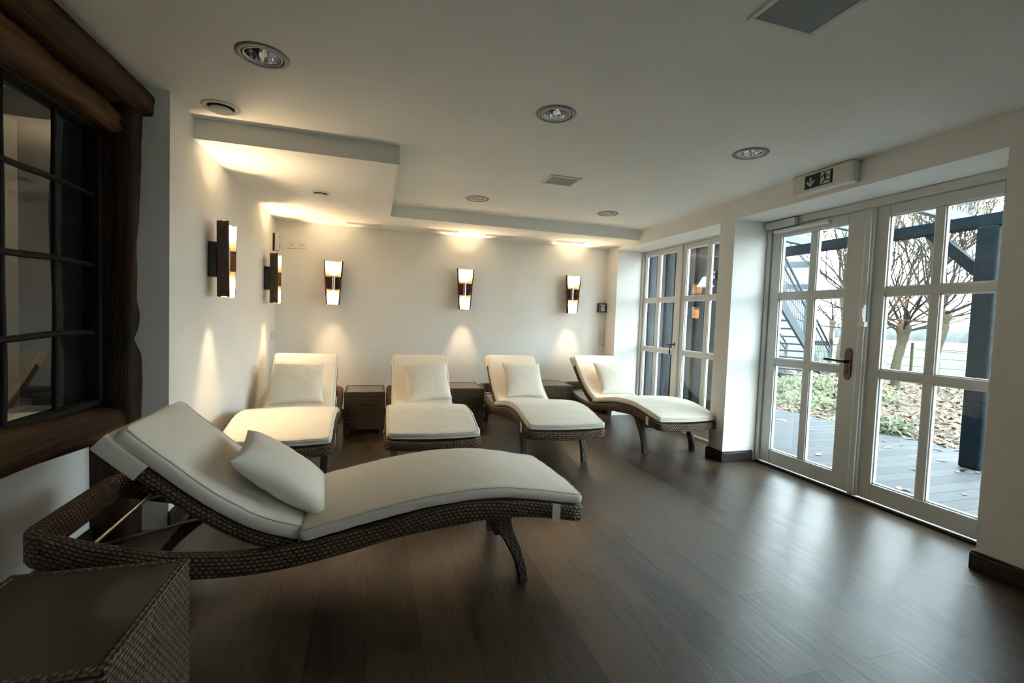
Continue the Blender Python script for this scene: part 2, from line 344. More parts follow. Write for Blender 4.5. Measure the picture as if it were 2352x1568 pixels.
# hall behind that window
b = MB(); b.box(-3.3, -3.2, -1.5, 6.0, 0, 2.6); b.box(-3.2, -1.66, 5.9, 6.0, 0, 2.6); b.box(-3.2, XI-.25, -1.5, -1.4, 0, 2.6)
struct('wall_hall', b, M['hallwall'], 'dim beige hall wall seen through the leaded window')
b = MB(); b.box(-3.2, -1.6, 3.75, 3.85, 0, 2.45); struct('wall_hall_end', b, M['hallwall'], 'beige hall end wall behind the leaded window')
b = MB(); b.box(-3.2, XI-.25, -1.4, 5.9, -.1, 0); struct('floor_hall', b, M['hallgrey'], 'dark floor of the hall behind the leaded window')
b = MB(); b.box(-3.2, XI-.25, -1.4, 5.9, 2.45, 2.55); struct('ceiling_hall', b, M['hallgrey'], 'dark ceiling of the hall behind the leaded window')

# baseboards
def board(name, label, pieces):
    b = MB()
    for p in pieces: b.box(*p, 0.0, .085); 
    for (x0,x1,y0,y1) in pieces: b.box(x0+.004, x1-.004, y0+.004, y1-.004, .084, .098)
    o = b.build(name, M['base'], bevel=.004); tag(o, label, 'baseboard', kind='structure')
T = .018
board('baseboard_left', 'dark baseboard along the white left wall', [(XL, XL+T, Y7-T, YB)])
board('baseboard_infill', 'dark baseboard under the timber framed window', [(XI, XI+T, YK, 2.785)])
board('baseboard_back', 'dark baseboard along the back wall', [(XL+T, XR-T, YB-T, YB)])
board('baseboard_pillar', 'dark baseboard round the white pillar between the glazed openings', [(XR-T, XR, OP2[1]-T, OP1[0]+T), (XR, XD-.05, OP2[1]-T, OP2[1]), (XR, XD-.05, OP1[0], OP1[0]+T)])
board('baseboard_right', 'dark baseboard on the wall at the near side of the garden door', [(XR-T, XR, OP3[1], OP2[0]+T), (XR, XD-.05, OP2[0], OP2[0]+T)])
board('baseboard_corner', 'short dark baseboard in the far right corner', [(XR-T, XR, OP1[1]-T, YB-T)])

# ------------------------------------------------------------------ glazed double doors
def leaf(parent, y0, y1, cols, rows, z0, z1, x=XD, th=.036):
    """one door leaf spanning y0<y1; cols = list of (ya,yb) pane openings, rows = (za,zb)"""
    c0, c1 = min(a for a, _ in cols), max(q for _, q in cols); r0, r1 = min(a for a, _ in rows), max(q for _, q in rows)
    b = MB(); b.box(x, x+th, y0, c0, z0, z1); b.box(x, x+th, c1, y1, z0, z1); b.box(x, x+th, c0, c1, z0, r0); b.box(x, x+th, c0, c1, r1, z1)
    lf = b.build('door_leaf', M['paint'], parent, bevel=.006)
    b = MB()
    cs = sorted(cols); rs = sorted(rows)
    for i in range(len(cs)-1): b.box(x+.006, x+th-.004, cs[i][1], cs[i+1][0], r0, r1)
    for i in range(len(rs)-1): b.box(x+.005, x+th-.003, c0, c1, rs[i][1], rs[i+1][0])
    b.build('muntins', M['paint'], lf, bevel=.004)
    b = MB(); e = .009
    for a, q in cols:
        for za, zb in rows:
            b.box(x+.014, x+th, a, a+e, za, zb); b.box(x+.014, x+th, q-e, q, za, zb); b.box(x+.014, x+th, a, q, za, za+e); b.box(x+.014, x+th, a, q, zb-e, zb)
    b.build('glazing_bead', M['bead'], lf)
    b = MB()
    for a, q in cols:
        for za, zb in rows: b.box(x+.024, x+.028, a+.004, q-.004, za+.004, zb-.004)
    b.build('glazing', M['glass'], lf); return lf
ROWS = [(.14, .905), (.962, 1.487), (1.543, 2.045)]
d1 = empty('door_1', (0,0,0), label='white double garden door with twelve panes beneath the exit sign', cat='door', kind='structure')
b = MB(); y0, y1 = OP2
b.box(XD-.02, XD+.07, y1-.045, y1, 0, ZL); b.box(XD-.02, XD+.07, y0, y0+.075, 0, ZL); b.box(XD-.02, XD+.07, y0+.075, y1-.045, 2.125, ZL); b.box(XD-.012, XD+.09, y0, y1, -.02, .012)
b.build('door_frame', M['paint'], d1, bevel=.008)
lfL = leaf(d1, 2.545, 3.398, [(3.015, 3.300), (2.70, 2.955)], ROWS, .018, 2.122)
lfR = leaf(d1, 1.665, 2.505, [(2.125, 2.405), (1.785, 2.073)], ROWS, .018, 2.122)
b = MB(); b.box(XD-.022, XD+.005, 2.49, 2.56, .018, 2.122); b.box(XD-.034, XD-.018, 2.505, 2.545, .018, 2.122); b.build('mullion', M['paint'], d1, bevel=.006)
b = MB(); b.box(XD-.036, XD-.012, y0+.03, y1-.03, .0, .016); b.build('threshold', M['darkmetal'], d1, bevel=.003)
# handle plate, keyhole and lever
hp = MB(); pz0, pz1, py = .862, 1.100, 2.627
sec = [(-.026,pz0+.03),(-.012,pz0),(.012,pz0),(.026,pz0+.03),(.026,pz1-.03),(.012,pz1),(-.012,pz1),(-.026,pz1-.03)]
hp.loft([[(XD-xx, py+a, z) for a, z in sec] for xx in (-.001, .009)], True, smooth=False); plate = hp.build('handle_plate', M['handle'], lfL, bevel=.002)
b = MB(); b.tube([(XD-.006, py, 1.0), (XD-.05, py, 1.0)], .011, 12); b.tube([(XD-.05, py-.008, 1.0), (XD-.052, py+.04, 1.001), (XD-.052, py+.09, 1.004), (XD-.05, py+.14, 1.006), (XD-.05, py+.157, 1.006)], [.011,.010,.009,.013,.010], 12)
b.tube([(XD-.0085, py, .935), (XD-.0105, py, .935)], .008, 10); b.box(XD-.0105, XD-.0085, py-.004, py+.004, .912, .934); b.box(XD-.0105, XD-.0085, py-.004, py+.004, .958, .97)
b.build('door_handle', M['darkmetal'], lfL)
b = MB(); b.box(XD-.058, XD-.021, 3.13, 3.435, 2.112, 2.175); dc = b.build('door_closer', M['paint'], d1, bevel=.006)
b = MB(); b.box(XD-.045, XD-.002, 2.84, 3.36, 2.072, 2.098); b.build('closer_rail', M['white'], dc, bevel=.006)
b = MB(); b.box(XD-.062, XD-.034, 2.495, 2.525, 1.30, 1.42); b.box(XD-.056, XD-.022, 2.488, 2.54, 1.262, 1.30); b.box(XD-.07, XD-.034, 2.497, 2.523, 1.33, 1.40); b.build('alarm_contact', M['white'], d1, bevel=.004)

w2 = empty('window_2', (0,0,0), label='white double glazed door with twelve panes looking onto dark boards', cat='window', kind='structure')
b = MB(); y0, y1 = OP1
b.box(XD-.02, XD+.07, y1-.04, y1, 0, ZL); b.box(XD-.02, XD+.07, y0, y0+.05, 0, ZL); b.box(XD-.02, XD+.07, y0+.05, y1-.04, 2.17, ZL); b.box(XD-.02, XD+.08, y0, y1, -.02, .012)
b.build('window_frame', M['paint'], w2, bevel=.008)
R2 = [(.14, .885), (.935, 1.515), (1.565, 2.115)]
leaf(w2, 4.70, 5.462, [(5.185, 5.425), (4.795, 5.125)], R2, .018, 2.168)
leaf(w2, 3.685, 4.68, [(4.265, 4.60), (3.83, 4.205)], R2, .018, 2.168)
b = MB(); b.box(XD-.02, XD+.004, 4.665, 4.715, .018, 2.168); b.build('mullion', M['paint'], w2, bevel=.006)
b = MB(); b.tube([(XD, 4.725, 1.0), (XD-.012, 4.725, 1.0)], .024, 14); b.tube([(XD-.01, 4.725, 1.0), (XD-.05, 4.725, 1.0), (XD-.055, 4.76, .995), (XD-.055, 4.83, .99)], .008, 10); b.tube([(XD-.03, 4.79, .985), (XD-.03, 4.795, .92)], .006, 8); b.box(XD-.034, XD-.026, 4.782, 4.806, .88, .925)
b.build('window_handle', M['darkmetal'], w2)

w3 = empty('window_3', (0,0,0), label='white glazed garden door in the right wall behind the viewer', cat='window', kind='structure')
b = MB(); y0, y1 = OP3
b.box(XD-.02, XD+.07, y1-.045, y1, 0, ZL); b.box(XD-.02, XD+.07, y0, y0+.045, 0, ZL); b.box(XD-.02, XD+.07, y0+.045, y1-.045, 2.125, ZL); b.box(XD-.012, XD+.09, y0, y1, -.02, .012)
b.build('window_frame', M['paint'], w3, bevel=.008)
leaf(w3, y0+.05, y1-.05, [(y0+.15, -1.70), (-1.65, y1-.15)], ROWS, .018, 2.122)

# ------------------------------------------------------------------ ceiling fittings
def downlight(x, y, label):
    r = empty('downlight', (x, y, CE), label=label, cat='ceiling lamp', group='round recessed ceiling lamps')
    b = MB(); b.lathe([(RI-.001, .0), (RI-.001,-.006), (RI+.004,-.008), (RO-.006,-.006), (RO, -.001), (RO,.0)], 48); b.build('trim_ring', M['ringgrey'], r)
    b = MB(); b.lathe([(RI-.006, .002), (RI-.007, -.006), (RI-.012, -.007), (RI-.014, .004)], 48); b.build('bright_rim', M['bead'], r)
    n = 22; b = MB(); rings = []
    for (q, z) in [(RI-.012, .002), (RI-.016, .03), (RI-.026, .065), (RI-.045, .098), (.001, .10)]:
        rings.append([(q*(1 + (.018 if k % 2 else -.018)*(q > .01)*(z > .01))*math.cos(2*PI*k/n), q*(1 + (.018 if k % 2 else -.018)*(q > .01)*(z > .01))*math.sin(2*PI*k/n), z) for k in range(n)])
    b.loft(rings, False, smooth=False); b.build('reflector', M['chrome'], r)
    b = MB()
    for s in (-1, 1): b.lathe([(.001, .095), (.013, .09), (.014, .05), (.009, .038), (.001, .036)], 16, (.018*s, 0, 0))
    b.build('bulb', M['white'], r); return r
labs = ['large recessed downlight nearest the dark timber beam', 'recessed downlight in the middle of the ceiling, between the timber beam and the exit sign', 'recessed downlight closest to the exit sign', 'recessed downlight close to the dropped soffit above the middle sconce', 'recessed downlight close to the dropped soffit, nearest the windowed pillar wall']
for (x, y), lb in zip(DL, labs): downlight(x, y, lb)

def square_vent(x, y, w, d, lab):
    r = empty('ceiling_speaker', (x, y, CE), label=lab, cat='ceiling grille', group='square ceiling grilles')
    b = MB(); e = .022
    for q in ((-w/2, w/2, -d/2, -d/2+e), (-w/2, w/2, d/2-e, d/2), (-w/2, -w/2+e, -d/2+e, d/2-e), (w/2-e, w/2, -d/2+e, d/2-e)): b.box(*q, -.008, -.0005)
    b.build('frame', M['offwhite'], r, bevel=.003)
    b = MB(); b.box(-w/2+e, w/2-e, -d/2+e, d/2-e, -.005, -.001); b.build('grille', M['ventgrey'], r)
square_vent(1.435, 3.56, .27, .235, 'small square grey grille in the middle of the ceiling')
square_vent(1.447, 1.34, .30, .245, 'square dark grey grille cut by the top edge of the picture')
def air_valve(x, y, z, r0, lab):
    r = empty('ceiling_vent', (x, y, z), label=lab, cat='air vent', group='round white ceiling vents')
    b = MB(); b.lathe([(r0*.70, -.004), (r0*.78, -.010), (r0*.95, -.008), (r0, -.001)], 40); b.build('ring', M['offwhite'], r)
    b = MB(); b.lathe([(.001, -.002), (r0*.70, -.002)], 40); b.build('gap', M['hole'], r)
    b = MB(); b.lathe([(.001, -.034), (r0*.3, -.033), (r0*.55, -.026), (r0*.62, -.018), (r0*.55, -.012), (r0*.2, -.004), (.001, -.004)], 40); b.build('disc', M['white'], r)
air_valve(-.85, 3.06, CE, .098, 'round white air valve beside the soffit edge at upper left')
air_valve(-.447, 4.31, SO, .075, 'smaller round white air valve on the soffit')
for i, (x, y, lab) in enumerate([(-.118, 5.556, 'slot vent in the soffit above the leftmost back sconce'), (.756, 5.50, 'second slot vent from the left in the soffit'), (1.449, 5.508, 'third slot vent from the left in the soffit'), (2.384, 5.497, 'slot vent in the soffit nearest the glazed wall')]):
    r = empty('slot_vent', (x, y, SO), -.03, label=lab, cat='air vent', group='slot vents in the soffit')
    b = MB(); b.box(-.19, .19, -.045, -.03, -.008, 0); b.box(-.19, .19, .03, .045, -.008, 0); b.box(-.19, -.175, -.03, .03, -.008, 0); b.box(.175, .19, -.03, .03, -.008, 0); b.build('frame', M['white'], r, bevel=.002)
    b = MB(); b.box(-.175, .175, -.03, .03, -.003, 0); b.build('slot', M['ventgrey'] if i in (1, 2) else M['offwhite'], r)
    b = MB(); b.box(-.175, .175, -.006, .004, -.007, -.002); b.build('slat', M['offwhite'], r)

# exit sign
ex = empty('exit_sign', (XR, 2.58, 2.285), label='white exit sign box with arrow and running figure above the garden door', cat='exit sign')
b = MB(); b.box(-.075, 0, -.235, .225, -.072, .072); b.build('housing', M['offwhite'], ex, bevel=.015, seg=3)
b = MB(); b.box(-.0765, -.074, -.10, .115, -.045, .05); pn = b.build('sign_panel', M['signdark'], ex)
b = MB(); X0, X1 = -.078, -.0760
def poly(pts): b.loft([[(X0, y, z) for y, z in pts], [(X1, y, z) for y, z in pts]], True, smooth=False)
# looking at the wall from the room, +y is to the left
poly([(.075,.032),(.061,.032),(.061,-.004),(.075,-.004)]); poly([(.068,-.034),(.102,.002),(.095,.010),(.068,-.014),(.041,.010),(.034,.002)])
b.build('arrow', M['signlight'], pn)
b = MB(); b.box(X0, X1, -.082, -.012, -.038, .044); b.build('doorway_symbol', M['signlight'], pn)
b = MB(); X0, X1 = -.0792, -.0778
cx, cz = -.042, .033; poly([(cx + .008*math.cos(k*PI/6), cz + .008*math.sin(k*PI/6)) for k in range(12)])
poly([(-.034,.024),(-.052,.024),(-.056,-.002),(-.042,-.006)]); poly([(-.052,.024),(-.064,.014),(-.070,.002),(-.075,.004),(-.068,.020),(-.054,.028)]); poly([(-.034,.024),(-.022,.018),(-.014,.008),(-.019,.004),(-.028,.013),(-.036,.016)])
poly([(-.042,-.004),(-.034,-.016),(-.022,-.034),(-.030,-.036),(-.044,-.016),(-.050,-.006)]); poly([(-.050,-.004),(-.060,-.014),(-.080,-.016),(-.080,-.022),(-.058,-.021),(-.044,-.010)])
b.build('running_figure', M['signdark'], pn)

# wall plates on the back and left walls
def socket(x, z, lab):
    r = empty('wall_socket', (x, YB, z), label=lab, cat='socket', group='white sockets high on the back wall')
    b = MB(); b.box(-.040, .040, -.010, 0, -.040, .040); b.build('plate', M['white'], r, bevel=.004)
    b = MB(); b.tube([(0, -.0105, 0), (0, -.004, 0)], .021, 24); b.build('well', M['offwhite'], r)
    b = MB()
    for s in (-1, 1): b.tube([(s*.0095, -.0125, 0), (s*.0095, -.0105, 0)], .003, 8)
    b.build('contact_holes', M['hole'], r)
socket(-.895, 1.970, 'white wall socket nearer the left wall'); socket(-.787, 1.978, 'white wall socket on the sconce side of the high pair')
r = empty('call_point', (3.005, YB, 1.43), label='black square alarm box near the right end of the back wall', cat='alarm box')
b = MB(); b.box(-.068, .058, -.045, 0, -.062, .062); b.build('housing', M['black'], r, bevel=.006)
b = MB(); b.box(-.026, .026, -.049, -.044, -.045, .018); b.build('glass_window', M['offwhite'], r, bevel=.002)
b = MB(); b.tube([(0, -.052, -.014), (0, -.048, -.014)], .008, 14); b.build('button', M['black'], r)
b = MB(); b.box(-.035, .035, -.0475, -.044, .030, .044); b.build('white_strip', M['white'], r)
r = empty('light_switch', (3.03, YB, 1.03), label='tall white three-gang switch plate below the black alarm box', cat='switch')
b = MB(); b.box(-.042, .034, -.010, 0, -.115, .115); b.build('plate', M['offwhite'], r, bevel=.004)
for z in (-.073, 0, .073):
    b = MB(); b.box(-.030, .022, -.016, -.008, z-.028, z+.028); b.build('rocker', M['white'], r, bevel=.004)
r = empty('wall_antenna', (XL, 5.64, 1.97), label='narrow white wired box in the corner above the second left sconce', cat='wall box')
b = MB(); b.box(.003, .055, -.035, .035, -.09, .09); b.build('housing', M['offwhite'], r, bevel=.004)
b = MB(); b.box(.0, .02, -.045, -.03, -.10, .09); b.build('back_plate', M['darkmetal'], r)
b = MB(); b.tube(catmull([(.03, 0, .09), (.025, -.01, .16), (.012, -.012, .24), (.008, -.012, .262)]), .003, 6); b.build('cable', M['offwhite'], r)
b = MB(); b.tube(catmull([(.05, .0, .0), (.07, .03, -.03), (.085, .06, -.07)]), .002, 6); b.build('cable', M['offwhite'], r)
b = MB(); b.tube([(.054, 0, .055), (.057, 0, .055)], .008, 10); b.build('screw_hole', M['hole'], r)
b = MB(); b.tube([(.054, 0, -.05), (.057, 0, -.05)], .008, 10); b.build('screw_hole', M['hole'], r)
r = empty('light_switch', (XL, 5.635, .955), label='single pale switch on the left wall below the second sconce', cat='switch')
b = MB(); b.box(0, .010, -.04, .04, -.04, .04); b.build('plate', M['offwhite'], r, bevel=.004)
b = MB(); b.box(.009, .015, -.03, .03, -.03, .03); b.build('rocker', M['white'], r, bevel=.003)

# ------------------------------------------------------------------ clay sconces (local: wall at y=0, room towards -y)
def sconce():
    r = empty('wall_sconce', (0,0,0))
    H0, H1 = -.245, .245
    def sect(t, wo, thick):   # half pipe opening towards -y
        w = (.070 + (.106 - .070) * t) - thick; d = .085 - thick; pts = []
        for k in range(17):
            a = PI * k / 16; ca, sa = math.cos(a), math.sin(a)
            ca = math.copysign(abs(ca) ** .7, ca); sa = abs(sa) ** .7
            pts.append((w * ca, -.052 - .085 + d * sa))
        return pts
    ro, ri = [], []
    for i in range(15):
        t = i / 14; z = H0 + (H1 - H0) * t; wob = lambda k: .004 * mnoise.noise(Vector((k*.9, t*6, 3)))
        O = [(x + wob(k), y + wob(k+40), z + (.012*mnoise.noise(Vector((k*.7, t, 9))) if i in (0, 14) else 0)) for k, (x, y) in enumerate(sect(t, 0, 0))]
        I = [(x, y, q[2]) for (x, y), q in zip(sect(t, 0, .012), O)]
        ro.append(O); ri.append(I)
    n = 17; b = MB(); vs = [p for q in ro for p in q] + [p for q in ri for p in q]; fs = []; m = 15 * n
    for i in range(14):
        for k in range(n-1): fs.append((i*n+k, i*n+k+1, (i+1)*n+k+1, (i+1)*n+k))
        fs.append((i*n, (i+1)*n, m+(i+1)*n, m+i*n)); fs.append((i*n+n-1, m+i*n+n-1, m+(i+1)*n+n-1, (i+1)*n+n-1))
    for k in range(n-1): fs.append((k, m+k, m+k+1, k+1)); fs.append((14*n+k, 14*n+k+1, m+14*n+k+1, m+14*n+k))
    b.add(vs, fs, smooth=True); sh = b.build('clay_shade', M['tile'], r)
    b = MB(); lin_ = [[(x*.985, y - .0012, z) for x, y, z in q] for q in ri]
    for rng in (range(0, 5), range(9, 14)):
        b = MB(); nr = len(rng) + 1; q0 = rng[0]
        base = [[((x + .6*(x*.985-x)) if i not in (5, 9) else x*.985, y, z) for x, y, z in lin_[q0+i]] for i in range(nr)]
        b.add([p for q in base for p in q], [(i*n+k, i*n+k+1, (i+1)*n+k+1, (i+1)*n+k) for i in range(nr-1) for k in range(n-1)], smooth=True); b.build('pale_lining', M['tilein'], sh)
    b = MB(); b.box(-.035, .035, -.053, 0, -.115, .115); b.build('wall_mount', M['black'], r, bevel=.003)
    b = MB(); b.tube([(0, -.100, -.085), (0, -.100, .085)], .023, 24, caps=False); b.add([(.023*math.cos(2*PI*k/24), -.1+.023*math.sin(2*PI*k/24), z) for z in (-.084, .084) for k in range(24)], [tuple(range(24)), tuple(range(24, 48))]); tb = b.build('lamp_tube', M['steel'], r)
    for s in (-1, 1):
        b = MB(); b.add([(.019*math.cos(2*PI*k/20), -.1+.019*math.sin(2*PI*k/20), s*.086) for k in range(20)], [tuple(range(20))]); b.build('lamp_face', M['bulb'], tb)
    return r
sc0 = sconce(); first = True
SC = [(-.440, YB, 1.565, 0, 'clay sconce on the back wall nearest the left corner'), (1.075, YB, 1.575, 0, 'clay sconce in the middle of the back wall'), (2.512, YB, 1.585, 0, 'clay sconce on the back wall beside the black alarm box'),
      (XL, 3.575, 1.548, PI/2, 'clay sconce on the left wall nearest the timber post'), (XL, 5.225, 1.548, PI/2, 'clay sconce on the left wall close to the back corner')]
def spot(name, loc_, dirz, e, size=75):
    l = bpy.data.lights.new(name, 'SPOT'); l.energy = e; l.color = (1, .73, .43); l.spot_size = math.radians(size); l.spot_blend = 1; l.shadow_soft_size = .016
    o = bpy.data.objects.new(name, l); C.objects.link(o); o.location = loc_
    o.rotation_euler = (0 if dirz < 0 else PI, 0, 0); return o
UP, DN = 9.5, 17.0
for x, y, z, rz, lab in SC:
    o = sc0 if first else copy_tree(sc0); first = False
    o.location = (x, y, z); o.rotation_euler = (0, 0, rz); tag(o, lab, 'wall lamp', 'clay wall sconces')
    off = Matrix.Rotation(rz, 3, 'Z') @ Vector((0, -.1, 0))
    for s in (-1, 1):
        L = spot('sconce_light', (0, -.1, s*.092), s, UP if s > 0 else DN, 145); L.parent = o

# ------------------------------------------------------------------ loungers (local x from head to foot, y to the left of that, z up)
ZT = [(-1.14,.442),(-1.065,.432),(-.943,.388),(-.80,.348),(-.68,.320),(-.45,.302),(-.254,.315),(.025,.365),(.273,.410),(.50,.420),(.725,.392),(.93,.349),(.97,.338)]
ZB = [(-1.14,.330),(-1.065,.318),(-.943,.289),(-.80,.255),(-.625,.224),(-.39,.218),(-.14,.251),(.096,.298),(.33,.322),(.52,.336),(.73,.320),(.93,.280),(.97,.272)]
def rail_mesh(path, th=.052, inset=0):
    P = [Vector((a, q, 0)) for a, q in path]; rings = []
    for i, p in enumerate(P):
        d = (P[min(i+1, len(P)-1)] - P[max(i-1, 0)]).normalized(); nrm = Vector((-d.y, d.x, 0))
        t, bt = interp(ZT, p.x) - inset, interp(ZB, p.x) + inset; h = t - bt; r = []
        for u, w in ((-1,.12),(-.75,.02),(0,0),(.75,.02),(1,.12),(1,.5),(1,.88),(.75,.98),(0,1),(-.75,.98),(-1,.88),(-1,.5)):
            q = p + nrm * (u * th / 2); r.append((q.x, q.y, bt + h * w))
        rings.append(r)
    return MB().loft(rings, True)
def cushion_mesh(path, W, th, puff=.010, bow=0.0, n=44):
    """path: (s, z) of the underside from foot to head or head to foot; W(s) half width"""
    pts = catmull([(a, 0, q) for a, q in path], 6); L = [0]
    for i in range(1, len(pts)): L.append(L[-1] + (pts[i] - pts[i-1]).length)
    tot = L[-1]; rings = []; edge = []
    def at(d):
        for i in range(1, len(pts)):
            if L[i] >= d - 1e-9:
                t = (d - L[i-1]) / max(1e-9, L[i] - L[i-1]); return pts[i-1].lerp(pts[i], t), (pts[i] - pts[i-1]).normalized()
        return pts[-1], (pts[-1] - pts[-2]).normalized()
    sgn = 1 if pts[-1].x > pts[0].x else -1
    ds = [0, .006, .016, .03] + lin(.05, tot - .05, n) + [tot-.03, tot-.016, tot-.006, tot]
    for d in ds:
        p, dr = at(d); nr = Vector((-dr.z, 0, dr.x)) * sgn
        if nr.z < 0: nr = -nr
        e = min(d, tot - d); k = 1 if e > .03 else math.sqrt(max(0, 1 - ((.03 - e) / .03) ** 2))
        w = W(p.x) - .018 * (1 - k); z0 = .010 * (1 - k); z1 = th - .014 * (1 - k); pf = puff * min(1, e / .12)
        r = []
        prof = [(-.93,0),(-.6,0),(0,0),(.6,0),(.93,0),(1,.18),(1.01,.5),(1,.82),(.965,.97),*[(u_, 1.0) for u_ in lin(.88, -.88, 31)],(-.965,.97),(-1,.82),(-1.01,.5),(-1,.18)]
        for u, q in prof:
            y = u * w; z = z0 + (z1 - z0) * q
            if q >= .97: z += pf * (1 - u * u) * 1.0
            if q > .1: z += .0018 * mnoise.noise(Vector((p.x * 14, y * 14, 2))) + .0012 * mnoise.noise(Vector((p.x * 45, y * 20, 5)))
            if q >= .97: z += math.exp(-e/.07) * .0045 * mnoise.noise(Vector((y * 42, p.x * 6, 8)))
            if .1 < q < .9: z += 0; y += .0015 * mnoise.noise(Vector((p.x * 95, q * 5, 4))) + .003 * mnoise.noise(Vector((p.x * 40, q * 3 + (7 if u > 0 else 0), 1)))
            bx = bow * (1 - (u * .98) ** 2) * max(0, (d / tot - .8) / .2) if bow else 0
            c = p + nr * z + dr * bx; r.append((c.x, c.y + y, c.z))
        rings.append(r)
    mb = MB().loft(rings, True)
    # piping runs round the upper edge
    a, c = 16, 8
    left = [Vector(r[8]) for r in rings[2:-2]]; right = [Vector(r[40]) for r in rings[2:-2]]
    loop = left + [Vector(rings[-2][k]) for k in range(9, 40)] + right[::-1] + [Vector(rings[1][k]) for k in range(39, 8, -1)]
    out = []
    for q in loop:
        out.append(q)
    pm = MB(); pm.tube(out + [out[0]], .0032, 6, caps=False)
    return mb, pm
def make_lounger(k):
    r = empty('sun_lounger', (0,0,0)); ss = lin(-1.06, .90, 60)
    for s in (-1, 1): rail_mesh([(a, s*.322) for a in ss]).build('side_rail', M['wick'], r)
    arc = [(-1.055, -.322)] + [(-1.055 - .07*math.sin(t*PI/2/5), -.322 + .07*(1-math.cos(t*PI/2/5))) for t in range(1, 6)]
    path = arc + [(-1.125, y) for y in lin(-.2, .2, 7)] + [(a, -q) for a, q in arc[::-1]]
    rail_mesh(path, .05).build('head_rail', M['wick'], r)
    arc = [(.895, -.322), (.925, -.316), (.943, -.295)]
    path = arc + [(.943 + .03*(1-(y/.28)**2), y) for y in lin(-.26, .26, 11)] + [(a, -q) for a, q in arc[::-1]]
    rail_mesh(path, .05).build('foot_rail', M['wick'], r)
    b = MB(); sp = lin(-.28, .91, 40)
    b.loft([[(a, -.298, interp(ZT, a)-.03), (a, .298, interp(ZT, a)-.03), (a, .298, interp(ZT, a)-.008), (a, -.298, interp(ZT, a)-.008)] for a in sp], True); b.build('seat_panel', M['wick'], r)
    for s in (-1, 1):      # front legs sweep forward
        y = s * .272; rings = []
        for (a0, a1, z) in [(.470,.615,.345),(.515,.608,.30),(.548,.620,.25),(.585,.645,.20),(.612,.665,.15),(.638,.683,.10),(.652,.694,.05),(.660,.702,0)]:
            rings.append([(a0, y-.024, z), (a1, y-.024, z), (a1+.003, y, z), (a1, y+.024, z), (a0, y+.024, z), (a0-.003, y, z)])
        b = MB(); b.loft(rings, True, smooth=False); b.build('front_leg', M['wickfine'], r, bevel=.006)
    for s in (-1, 1):
        y = s * .275; rings = []
        for (a0, a1, z) in [(-.775,-.63,.27),(-.825,-.72,.22),(-.87,-.79,.17),(-.91,-.85,.115),(-.95,-.90,.06),(-.99,-.945,0)]:
            rings.append([(a0, y-.024, z), (a1, y-.024, z), (a1, y+.024, z), (a0, y+.024, z)])
        b = MB(); b.loft(rings, True, smooth=False); b.build('rear_leg', M['wickfine'], r, bevel=.006)
    b = MB(); b.box(.545, .575, -.25, .25, .215, .33); b.build('leg_apron', M['wickfine'], r, bevel=.005)
    # backrest
    P = [(-.285,.300),(-.45,.365),(-.60,.465),(-.75,.595),(-.905,.742)]
    px, pz = P[0]; P = [(px + (a-px)*k, pz + (q-pz)*k) for a, q in P]
    pts = catmull([(a, 0, q) for a, q in P], 8)
    def off(i, d):
        dr = (pts[min(i+1, len(pts)-1)] - pts[max(i-1, 0)]).normalized(); nr = Vector((-dr.z, 0, dr.x)); nr = -nr if nr.z < 0 else nr
        return pts[i] + nr * d
    last = len(pts) - 1
    for s in (-1, 1):
        b = MB(); b.loft([[(off(i,d).x, s*.275 + w, off(i,d).z) for w, d in ((-.02,-.046),(-.008,-.05),(.008,-.05),(.02,-.046),(.02,-.006),(.008,-.003),(-.008,-.003),(-.02,-.006))] for i in range(len(pts)-1)], True); b.build('backrest_bar', M['wick'], r)
    b = MB(); b.loft([[(off(i,d).x, w, off(i,d).z) for w, d in ((-.256,-.030),(.256,-.030),(.256,-.010),(-.256,-.010))] for i in range(len(pts)-1)], True); b.build('backrest_panel', M['wick'], r)
    mb, pm = cushion_mesh(P, lambda s: .292, .060, .014); bc = mb.build('back_cushion', M['fabric'], r); pm.build('piping', M['piping'], bc)
    b = MB(); j = [i for i in range(len(pts)) if (pts[i]-pts[last]).length < .16]
    b.loft([[(off(i,d).x + (.0 if i < last else -.012), w, off(i,d).z + (.0 if i < last else .012)) for w, d in ((-.30,-.050),(-.295,-.058),(0,-.06),(.295,-.058),(.30,-.05),(.30,.006),(.29,.012),(0,.012),(-.29,.012),(-.30,.006))] for i in j], True); b.build('headrest_pocket', M['fabric'], bc, bevel=.008)
    S = [(-.270,.312),(-.14,.340),(.094,.387),(.273,.412),(.50,.421),(.67,.402),(.80,.378),(.945,.350)]
    mb, pm = cushion_mesh(S, lambda s: .338 - .012*max(0, s-.3), .050, .012, .022, 60); sc = mb.build('seat_cushion', M['fabric'], r); pm.build('piping', M['piping'], sc)
    for s in (-1, 1):
        b = MB(); rg = []
        for a in (.785, .825):
            t, q = interp(ZT, a), interp(ZB, a); y = s * .322
            rg.append([(a, y + s*.031, t+.005), (a, y + s*.031, q-.004), (a, y - s*.010, q-.004), (a, y - s*.010, q-.001), (a, y + s*.028, q-.001), (a, y + s*.028, t+.005)])
        b.loft(rg, True, smooth=False); b.build('strap', M['strap'], r)
    q = pts[int(last*.52)]; y = .235
    b = MB(); b.tube([(q.x, -y, q.z-.045), (-.985, -y, .335)], .006, 8); b.tube([(q.x, y, q.z-.045), (-.985, y, .335)], .006, 8); b.tube([(-.985, -.296, .335), (-.985, .296, .335)], .0075, 8)
    b.build('prop_rod', M['steel'], r)
    return r
fg = make_lounger(1.0); fg.location = (.012, 2.272, 0); fg.rotation_euler = (0, 0, .030)
tag(fg, 'brown wicker sun lounger standing alone in front of the others, foot towards the garden door', 'sun lounger', 'wicker sun loungers')
bk = make_lounger(1.06)
